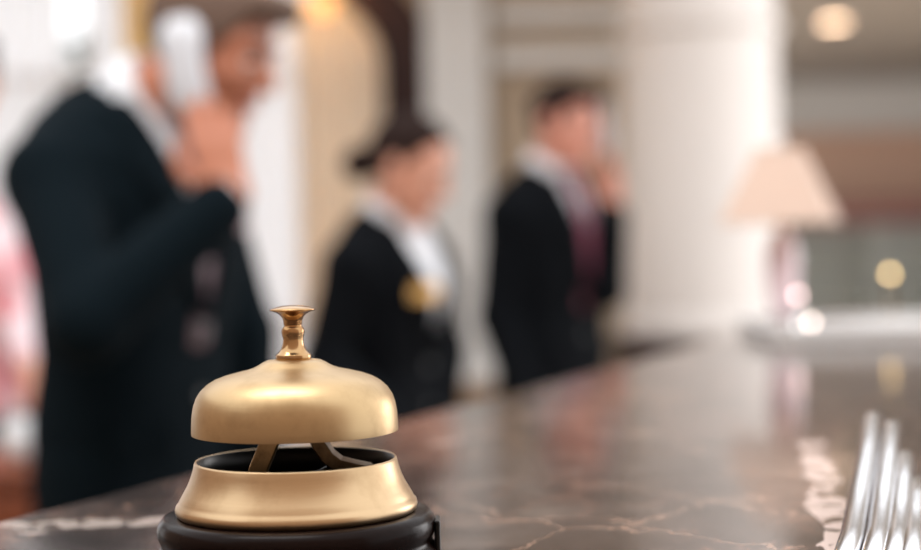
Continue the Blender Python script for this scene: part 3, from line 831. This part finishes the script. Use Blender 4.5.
def person(label, loc, yaw, H, kind, headw, hyaw, hpitch, arms, skin, hair, suit, lean=0.0, tie=None, hroll=0.0,
           style='short', zv=1.13, badge=None, blouse=None, vw=1.0, shz=1.355, shx=0.0):
    s = H / 1.75
    root = thing('person', label, 'person', (loc[0], loc[1], 0), yaw)
    rot = Matrix.Rotation(-yaw, 3, 'Z')
    def loc_(p): return rot @ (Vector(p) - Vector((loc[0], loc[1], 0)))
    def lx_(z): return lean * max(0, z - 0.92 * s)
    prof = [(z * s, cx * s + lx_(z * s), a * s, b * s) for z, cx, a, b in BODY[kind]]
    pn = np.array(prof)
    def front(y, z, g):
        cx, a, b = (np.interp(z, pn[:, 0], pn[:, i]) for i in (1, 2, 3))
        q = min(0.999, abs(y) / (b + g))
        return cx + (a + g) * (1 - q ** 2.3) ** (1 / 2.3)
    hs = s if kind == 'm' else s * 1.04
    hc = loc_(headw)
    HM = Matrix.Rotation(hyaw - yaw, 3, 'Z') @ Matrix.Rotation(hpitch, 3, 'Y') @ Matrix.Rotation(hroll, 3, 'X')
    HMn = np.array(HM)
    def hp(x, y, z): return hc + HM @ (Vector((x, y, z)) * hs)
    shw = (0.178 if kind == 'm' else 0.158) * s + shx
    A = {}
    for side, sg in (('R', -1), ('L', 1)):
        el, wr, hd, pn_, cu, th = arms[side]
        sh_ = Vector((lx_(1.42 * s) - 0.008, sg * shw, shz * s))
        A[side] = (sh_, loc_(el), loc_(wr), (rot @ Vector(hd)).normalized(), rot @ Vector(pn_), cu, th)
    allp = [Vector(q) for a in A.values() for q in a[:3]] + [hc]
    lo = [min(min(p[i] for p in allp) - 0.26, -0.26) for i in range(3)]; hi = [max(max(p[i] for p in allp) + 0.26, 0.26) for i in range(3)]
    lo[2] = -0.02
    # ---- body: legs, torso, arms, hands, neck and head in one surface
    B = Field(lo, hi, 0.0062)
    B.loft(prof, -0.006, 0.03)
    for sg in (-1, 1):
        B.cap((0, sg * .085 * s, .90 * s), (0.01, sg * .09 * s, .49 * s), .082 * s, .054 * s, .04)
        B.cap((0.01, sg * .09 * s, .49 * s), (-.015, sg * .092 * s, .09 * s), .052 * s, .034 * s, .02)
        B.cap((-.02, sg * .092 * s, .045 * s), (.12, sg * .10 * s, .03 * s), .034 * s, .024 * s, .02)
    for side, (sh_, el, wr, hd, pv, cu, th) in A.items():
        B.cap(sh_, el, .050 * s, .040 * s, .03); B.cap(el, wr, .040 * s, .027 * s, .012)
        hand(B, wr, hd, pv, side == 'R', cu, s if kind == 'm' else s * 0.95, th)
    nb = Vector((lx_(1.46 * s) - .02 * s, 0, 1.45 * s))
    nr = .056 if kind == 'm' else .046
    B.cap(nb, hp(-.022, 0, -.055), nr * s * 1.08, nr * s, .03)
    def he(c, r, k=.015, op='add'): B.ell(hp(*c), np.array(r) * hs, HMn, k, op)
    def hcap(a, b_, ra_, rb_, k=.012, op='add'): B.cap(hp(*a), hp(*b_), ra_ * hs, rb_ * hs, k, op)
    he((-.012, 0, .032), (.098, .077, .089), .01)
    he((.028, 0, -.028), (.066, .061, .084), .02)
    for sg in (-1, 1):
        hcap((-.004, sg * .052, -.052), (.062, sg * .016, -.098), .020, .020, .02)
        hcap((.082, sg * .014, .022), (.066, sg * .046, .022), .011, .012, .012)
        he((.058, sg * .040, -.022), (.022, .020, .018), .015)
        he((.098, sg * .032, .004), (.020, .015, .011), .01, 'sub')
        he((-.006, sg * .080, -.004), (.020, .009, .032), .006)
    hcap((.074, -.006, -.102), (.074, .006, -.102), .018, .018, .015)
    hcap((.086, 0, .014), (.108, 0, -.026), .009, .012, .008)
    for sg in (-1, 1): he((.098, sg * .011, -.030), (.010, .008, .008), .005)
    body = B.obj('body', skin, root)
    # ---- face parts
    for sg in (-1, 1):
        bm_ = bmesh.new(); bmesh.ops.create_uvsphere(bm_, u_segments=16, v_segments=10, radius=.0115 * hs)
        bmesh.ops.translate(bm_, verts=bm_.verts, vec=hp(.076, sg * .032, .003)); e_ = from_bm('eye', bm_, EYEW, root, True)
        bm_ = bmesh.new(); bmesh.ops.create_uvsphere(bm_, u_segments=12, v_segments=8, radius=.0062 * hs)
        bmesh.ops.translate(bm_, verts=bm_.verts, vec=hp(.0825, sg * .0325, -.002)); from_bm('iris', bm_, EYED, e_, True)
        bm_ = bmesh.new(); bmesh.ops.create_uvsphere(bm_, u_segments=16, v_segments=10, radius=.0135 * hs)
        bmesh.ops.delete(bm_, geom=[q_ for q_ in bm_.verts if q_.co.z < 0.002], context='VERTS')
        bmesh.ops.transform(bm_, matrix=Matrix.Translation(hp(.076, sg * .032, .003)) @ HM.to_4x4(), verts=bm_.verts); from_bm('eyelid', bm_, skin, e_, True)
        tube('eyebrow', [hp(.094, sg * .014, .029), hp(.090, sg * .032, .034), hp(.074, sg * .052, .029)], [.004 * hs, .005 * hs, .003 * hs], BROWH, root, 8)
    tube('lips', [hp(.084, -.024, -.062), hp(.0925, -.010, -.060), hp(.094, 0, -.061), hp(.0925, .010, -.060), hp(.084, .024, -.062)], [.003 * hs, .0062 * hs, .0066 * hs, .0062 * hs, .003 * hs], LIPS, root, 10)
    # ---- hair: cap of the cranium above a slanting hairline
    Hf = Field([hc[i] - 0.2 for i in range(3)], [hc[i] + 0.2 for i in range(3)], 0.005)
    thick = .010 if style == 'short' else .009
    Hf.ell(hp(-.014, 0, .034), np.array((.098 + thick, .077 + thick * 0.8, .089 + thick)) * hs, HMn, 0.0)
    if style == 'short':
        Hf.cap(hp(.070, -.04, .085), hp(.070, .04, .085), .026 * hs, .026 * hs, .02)
        Hf.cap(hp(.085, -.02, .090), hp(.085, .03, .092), .020 * hs, .020 * hs, .02)
    x, y, z = np.meshgrid(*Hf.ax, indexing='ij')
    q = [x - hc.x, y - hc.y, z - hc.z]; ql = [(HMn[0, i] * q[0] + HMn[1, i] * q[1] + HMn[2, i] * q[2]) / hs for i in range(3)]
    xl, zl = ql[0], ql[2]
    line = np.interp(xl, [-.13, -.07, -.035, -.01, .015, .022, .055, .075, .11], [-.075, -.068, -.045, .025, .03, -.02, .045, .064, .07]) if style == 'short' else \
        np.interp(xl, [-.13, -.07, -.02, .02, .05, .075], [-.085, -.08, -.05, .02, .070, .105])
    Hf.F = np.maximum(Hf.F, ((line - zl) * hs * 0.8).astype(np.float32))
    ho = Hf.obj('hair', hair, root)
    if style == 'bun':
        K = Field([hc[i] - 0.25 for i in range(3)], [hc[i] + 0.25 for i in range(3)], 0.006)
        K.ell(hp(-.128, 0, -.040), np.array((.042, .046, .044)) * hs, HMn, 0.01); K.ell(hp(-.098, 0, -.025), np.array((.03, .03, .028)) * hs, HMn, 0.02)
        K.obj('hair_bun', hair, root)
    # ---- shirt
    S = Field(lo, hi, 0.007)
    top_prof = [p for p in prof if p[0] > 0.9 * s]
    S.loft(top_prof, .008, .02)
    S.cap(nb, nb.lerp(hp(-.022, 0, -.055), 0.34), nr * s * 1.08 + .010, nr * s + .010, .02)
    if blouse:
        for side, (sh_, el, wr, hd, pv, cu, th) in A.items():
            S.cap(sh_, el, .066 * s, .058 * s, .03); S.cap(el, el.lerp(wr, .8), .058 * s, .046 * s, .01)
    else:
        for side, (sh_, el, wr, hd, pv, cu, th) in A.items():
            S.cap(el.lerp(wr, 0.86), el.lerp(wr, 0.955), .036 * s, .034 * s, 0.0)
    S.obj('blouse' if blouse else 'shirt', blouse or SHIRT, root)
    # collar
    up = (hp(-.022, 0, -.055) - nb).normalized()
    v, f = [], []; n_ = 36; fwd = Vector((1, 0, 0)); fwd = (fwd - up * fwd.dot(up)).normalized(); lft = up.cross(fwd)
    for i in range(n_ + 1):
        a = R(22) + (2 * math.pi - 2 * R(22)) * i / n_
        drop = 0.035 * max(0, math.cos(a)) ** 3
        d = fwd * math.cos(a) + lft * math.sin(a)
        r0 = nr * s + .012
        v += [nb + up * (.078 - drop) * s + d * r0, nb + up * (.036 - drop * 1.9) * s + d * (r0 + .009 + drop * 0.4)]
    for i in range(n_): f.append((2 * i, 2 * i + 2, 2 * i + 3, 2 * i + 1))
    solid(pyd('shirt_collar', v, f, blouse or SHIRT, root, True), .005)
    if tie:
        v, f = [], []; zt, zb = 1.445 * s, (zv - .04) * s; n_ = 16
        for i in range(n_ + 1):
            t = i / n_; z = zt + (zb - zt) * t; w_ = (.013 + .028 * t) * s
            for c in (-1, -.4, .4, 1): v.append((front(c * w_, z, .013) + .004 * (1 - c * c) + .004, c * w_, z))
        for i in range(n_):
            for c in range(3): k = i * 4 + c; f.append((k, k + 1, k + 5, k + 4))
        solid(pyd('necktie', v, f, tie, root, True), .005)
        tube('tie_knot', [(front(0, 1.475 * s, .016) + .018, 0, 1.478 * s), (front(0, 1.44 * s, .016) + .012, 0, 1.438 * s)], [.021 * s, .013 * s], tie, root, 12)
    # ---- jacket
    if not blouse:
        J = Field(lo, hi, 0.007)
        jp = [(0.76 * s, 0, .118 * s, .182 * s)] + [p for p in prof]
        J.loft(jp, .022, .03)
        for side, (sh_, el, wr, hd, pv, cu, th) in A.items():
            mid = Vector((nb.x, sh_.y * 0.26, nb.z + .008 * s))
            J.cap(mid, sh_, .046 * s, .058 * s, .04)
            J.cap(sh_, el, .062 * s, .056 * s, .03); J.cap(el, el.lerp(wr, .90), .058 * s, .044 * s, .015)
        x, y, z = J.ax[0][:, None, None], J.ax[1][None, :, None], J.ax[2][None, None, :]
        hw = np.interp(z, [zv * s, 1.40 * s, 1.47 * s, 1.52 * s], [0.0, .062 * s * vw, .066 * s * vw, .075 * s * vw]) - (z < zv * s) * 0.2
        lxz = np.interp(z, pn[:, 0], pn[:, 1])
        vd = np.maximum(np.maximum((np.abs(y) - hw) * 0.9, lxz + 0.0 - x), np.abs(y) - 0.12)
        # the raised arms stay whole: cut only near the chest front
        keep = np.full(J.F.shape, 9.0, np.float32)
        AF = Field(lo, hi, 0.007)
        for side, (sh_, el, wr, hd, pv, cu, th) in A.items():
            AF.cap(sh_, el, .062 * s, .056 * s, .0); AF.cap(el, el.lerp(wr, .90), .058 * s, .044 * s, .0)
        cutF = np.maximum(J.F, -vd.astype(np.float32))
        # neck hole
        J.F = np.minimum(cutF, AF.F)
        J.ell(nb + up * .072 * s, (nr * s + .016, nr * s + .016, .075 * s), None, 0.005, 'sub')
        jk = J.obj('jacket', suit, root)
        for sg in (-1, 1):
            v, f = [], []; zs = [zv + (1.465 - zv) * i / 14 for i in range(15)]
            for z in zs:
                t = (z - zv) / (1.465 - zv)
                inn = np.interp(z, [zv, 1.40, 1.47], [0.0, .060 * vw, .064 * vw]) * s
                wd = (.012 + .066 * min(1, t * 1.35)) * s * (1 if t < .78 else (0.62 if t < .86 else .72))
                for c in (0, .33, .66, 1): 
                    yy = inn + wd * c
                    v.append((front(yy, z * s, .022) + .005 + .003 * (1 - c), sg * yy, z * s))
            for i in range(14):
                for c in range(3): k = i * 4 + c; f.append((k, k + 1, k + 5, k + 4))
            solid(pyd('lapel', v, f, suit, jk, True), .006)
            v = []; zz = 0.98 * s
            for (yy, dz) in ((.075, 0), (.155, .008), (.155, -.045), (.075, -.052)): v.append((front(yy * s, zz + dz, .024) + .004, sg * yy * s, zz + dz))
            solid(pyd('pocket_flap', v, [(0, 1, 2, 3)], suit, jk), .005)
        for zb in (zv - .015, zv - .115):
            bm_ = bmesh.new(); bmesh.ops.create_cone(bm_, cap_ends=True, segments=16, radius1=.010, radius2=.009, depth=.005)
            bmesh.ops.rotate(bm_, verts=bm_.verts, matrix=Matrix.Rotation(R(90), 3, 'Y')); bmesh.ops.translate(bm_, verts=bm_.verts, vec=(front(0, zb * s, .024) + .003, 0, zb * s))
            from_bm('button', bm_, BUTTON, jk)
        if badge:
            by, bz, bw, bh, bmt = badge
            v = [(front((by + c * bw / 2) * s, (bz + r * bh / 2) * s, .026) + .014, (by + c * bw / 2) * s, (bz + r * bh / 2) * s) for r in (-1, 1) for c in (-1, 0, 1)]
            o = solid(pyd('name_badge', v, [(0, 1, 4, 3), (1, 2, 5, 4)], bmt, jk), .004)
    # ---- trousers and shoes
    T = Field([lo[0], lo[1], -0.02], [hi[0], hi[1], 1.05 * s], 0.009)
    T.loft([p for p in prof if p[0] < 1.0 * s], .010, .03)
    for sg in (-1, 1):
        T.cap((0, sg * .085 * s, .90 * s), (0.01, sg * .09 * s, .49 * s), .098 * s, .076 * s, .04)
        T.cap((0.01, sg * .09 * s, .49 * s), (-.015, sg * .092 * s, .11 * s), .076 * s, .068 * s, .02)
    T.obj('trousers', suit, root)
    for sg in (-1, 1):
        Sf = Field([-.12, sg * .10 * s - .09, -0.02], [.25, sg * .10 * s + .09, .14], 0.007)
        Sf.cap((-.04, sg * .092 * s, .046), (.13, sg * .105 * s, .040), .042, .036, .02); Sf.cap((-.03, sg * .092 * s, .07), (0, sg * .092 * s, .09), .042, .040, .02)
        Sf.F = np.maximum(Sf.F, (0.004 - Sf.ax[2])[None, None, :].astype(np.float32))
        Sf.obj('shoe', SHOE, root)
    return root

def handset(label, p0, p1, face, wid, m, antenna=False, waist=1.0):
    """cordless telephone handset from mouthpiece p0 to earpiece p1, front turned to face"""
    p0, p1 = Vector(p0), Vector(p1); c = (p0 + p1) / 2; d = (p1 - p0); L_ = d.length; d.normalize()
    fv = Vector(face); fv = (fv - d * fv.dot(d)).normalized()
    e = thing('telephone_handset', label, 'telephone', p0)
    n_ = 14; pts, rr = [], []
    wp = [0.55, .80, .92, .95, .90, .84, .80, .80, .84, .92, 1.0, 1.0, .90, .62]
    wp = [q_ if i_ in (0, 1, 12, 13) else 1 - (1 - q_) * waist for i_, q_ in enumerate(wp)]
    for i in range(n_):
        t = i / (n_ - 1); pts.append(d * L_ * t + fv * (0.010 * (2 * t - 1) ** 2)); rr.append(wid / 2 * wp[i])
    bo = tube('body', pts, rr, m, e, 24, 0.42, up=fv)
    side = d.cross(fv).normalized()
    for r_ in range(4):
        for k in range(3):
            q = d * L_ * (0.22 + 0.085 * r_) + side * (k - 1) * wid * 0.2 + fv * (wid * 0.17)
            bm_ = bmesh.new(); bmesh.ops.create_uvsphere(bm_, u_segments=8, v_segments=6, radius=0.0035); bmesh.ops.translate(bm_, verts=bm_.verts, vec=q)
            from_bm('key', bm_, PHONEG, bo, True)
    q = d * L_ * 0.88 + fv * (wid * 0.2)
    bm_ = bmesh.new(); bmesh.ops.create_uvsphere(bm_, u_segments=12, v_segments=8, radius=0.010); bmesh.ops.translate(bm_, verts=bm_.verts, vec=q); from_bm('earpiece', bm_, PHONEG, bo, True)
    if antenna: tube('antenna', [d * L_ * 0.97 + side * wid * .28, d * L_ * 1.12 + side * wid * .28], 0.005, PHONEG, e, 8)
    return e

RELAX = (0.28, 0.32, 0.36, 0.40)
# ---- man with the white handset at the left
Y1 = R(-26); O1 = (at(131, 300, 2.75).x, 2.75)
f1 = Vector((math.cos(Y1), math.sin(Y1), 0)); l1 = Vector((-f1.y, f1.x, 0)); o1 = Vector((O1[0], O1[1], 0))
w1 = at(231, 197, 2.50)
person('man in dark navy suit, head bowed, holding a white handset to his ear', O1, Y1, 1.82, 'm', at(213, 48, 2.70), R(-16), R(22),
       {'R': (at(88, 322, 2.42), w1, at(203, 98, 2.535) - w1, (0.12, 1, 0.05), (0.22, 0.28, 0.34, 0.42), (0.6, 0.9)),
        'L': (at(242, 335, 2.90), at(256, 470, 2.84), (f1 * .3 + Vector((0, 0, -1))), -l1, RELAX, (0.4, 0.5))},
       SKIN1, HAIRG, SUIT, lean=0.012, tie=TIED, shz=1.345, shx=0.012, vw=1.3, badge=(.10, 1.28, .05, .03, mat('pale_pink_badge', (0.45, 0.32, 0.33), 0.5)))
handset('large white cordless handset held at the ear of the navy suited man', at(191, 116, 2.565), at(177, 18, 2.565), (0.15, 1, 0.05), 0.069, PHONEW, waist=0.5)
# ---- woman with the hair bun
Y2 = R(-32); O2 = (at(384, 300, 3.9).x, 3.9)
f2 = Vector((math.cos(Y2), math.sin(Y2), 0)); l2 = Vector((-f2.y, f2.x, 0)); o2 = Vector((O2[0], O2[1], 0))
person('woman in black jacket with hair bun and gold name badge, looking down', O2, Y2, 1.60, 'f', at(410, 168, 3.84), R(-24), R(24),
       {'R': (at(324, 362, 3.74), at(405, 440, 3.62), (f2 + Vector((0, 0, -.15))), (0, 0.2, -1), RELAX, (0.4, 0.5)),
        'L': (at(444, 352, 3.98), at(440, 440, 3.86), (f2 + Vector((0, 0, -.2))), (0, -0.2, -1), RELAX, (0.4, 0.5))},
       SKIN2, HAIRB, SUIT2, lean=0.06, style='bun', zv=1.12, vw=1.35, shx=0.014, badge=(-.085, 1.29, .075, .034, GOLD))
# ---- man with the dark red tie
Y3 = R(-45); O3 = (at(551, 300, 4.9).x, 4.9)
f3 = Vector((math.cos(Y3), math.sin(Y3), 0)); l3 = Vector((-f3.y, f3.x, 0)); o3 = Vector((O3[0], O3[1], 0))
w3 = at(613, 206, 4.82)
person('man in black suit with burgundy tie, phone raised to his ear', O3, Y3, 1.75, 'm', at(566, 124, 4.86), R(-46), R(6),
       {'R': (o3 - l3 * .205 + f3 * -.02 + Vector((0, 0, 1.07)), o3 - l3 * .20 + f3 * .08 + Vector((0, 0, .82)), (f3 * .3 + Vector((0, 0, -1))), l3, RELAX, (0.4, 0.5)),
        'L': (at(606, 290, 4.84), w3, at(610, 142, 4.86) - w3, (-0.75, -0.4, 0.1), (0.25, 0.3, 0.36, 0.42), (0.6, 0.9))},
       SKIN3, HAIRB, SUIT2, lean=0.02, tie=TIEM, hroll=R(-3))
handset('small white handset at the ear of the man with the burgundy tie', at(608, 158, 4.86), at(600, 98, 4.905), (-0.75, -0.5, 0), 0.062, PHONEW)
# ---- person in a pink patterned blouse behind the wooden cabinet
Y4 = R(-70); O4 = (at(-32, 300, 3.95).x, 3.95)
f4 = Vector((math.cos(Y4), math.sin(Y4), 0)); l4 = Vector((-f4.y, f4.x, 0)); o4 = Vector((O4[0], O4[1], 0))
person('person in pink and white patterned blouse behind the red wooden cabinet', O4, Y4, 1.66, 'f', at(-40, 84, 3.9), R(-60), R(8),
       {'R': (o4 - l4 * .22 + Vector((0, 0, 1.04)), o4 - l4 * .2 + f4 * .1 + Vector((0, 0, .84)), Vector((0, 0, -1)), l4, RELAX, (0.4, 0.5)),
        'L': (at(22, 318, 3.9), at(30, 372, 3.70), (f4 * 0.5 + Vector((0.05, 0, -1))), -l4, RELAX, (0.4, 0.5))},
       SKIN2, HAIRB, SUIT2, blouse=shirt_print('pink_print', (0.70, 0.30, 0.33), (0.74, 0.62, 0.65)))
# ---- low wooden cabinet with a white pot
cp = at(0, 462, 3.3)
cab = thing('wooden_cabinet', 'low red brown wooden cabinet behind the counter', 'cabinet', (-1.10, 3.36, 0))
hcab = cp.z
box('body', -0.40, 0.36, -0.17, 0.17, 0.06, hcab - 0.03, RWOOD, cab, 0.004)
box('top', -0.42, 0.38, -0.19, 0.18, hcab - 0.03, hcab, RWOOD, cab, 0.008)
box('plinth', -0.38, 0.34, -0.14, 0.16, 0, 0.06, DWOOD, cab)
for k in range(2):
    d_ = box('door', -0.385 + k * 0.37, -0.025 + k * 0.37, -0.19, -0.168, 0.10, hcab - 0.05, RWOOD, cab, 0.006)
    kx = -0.06 if k == 0 else 0.03
    lathe('knob', [(0, 0.012), (0.012, 0.006), (0.012, -0.006), (0, -0.012)], GOLD, d_, 16, (kx, -0.20, hcab * 0.6))
vp = at(21, 462, 3.28)
tag(lathe('ceramic_pot', [(0, 0), (0.022, 0), (0.036, 0.018), (0.043, 0.042), (0.038, 0.066), (0.024, 0.080), (0.026, 0.088), (0.021, 0.088), (0.019, 0.080), (0.032, 0.062), (0.035, 0.042), (0, 0.012)],
          mat('white_glaze', (0.74, 0.76, 0.78), 0.2, var=0.03), None, 40, (0, 0, 0)), 'round white ceramic pot on the red wooden cabinet', 'pot').location = (vp.x, 3.28, hcab)
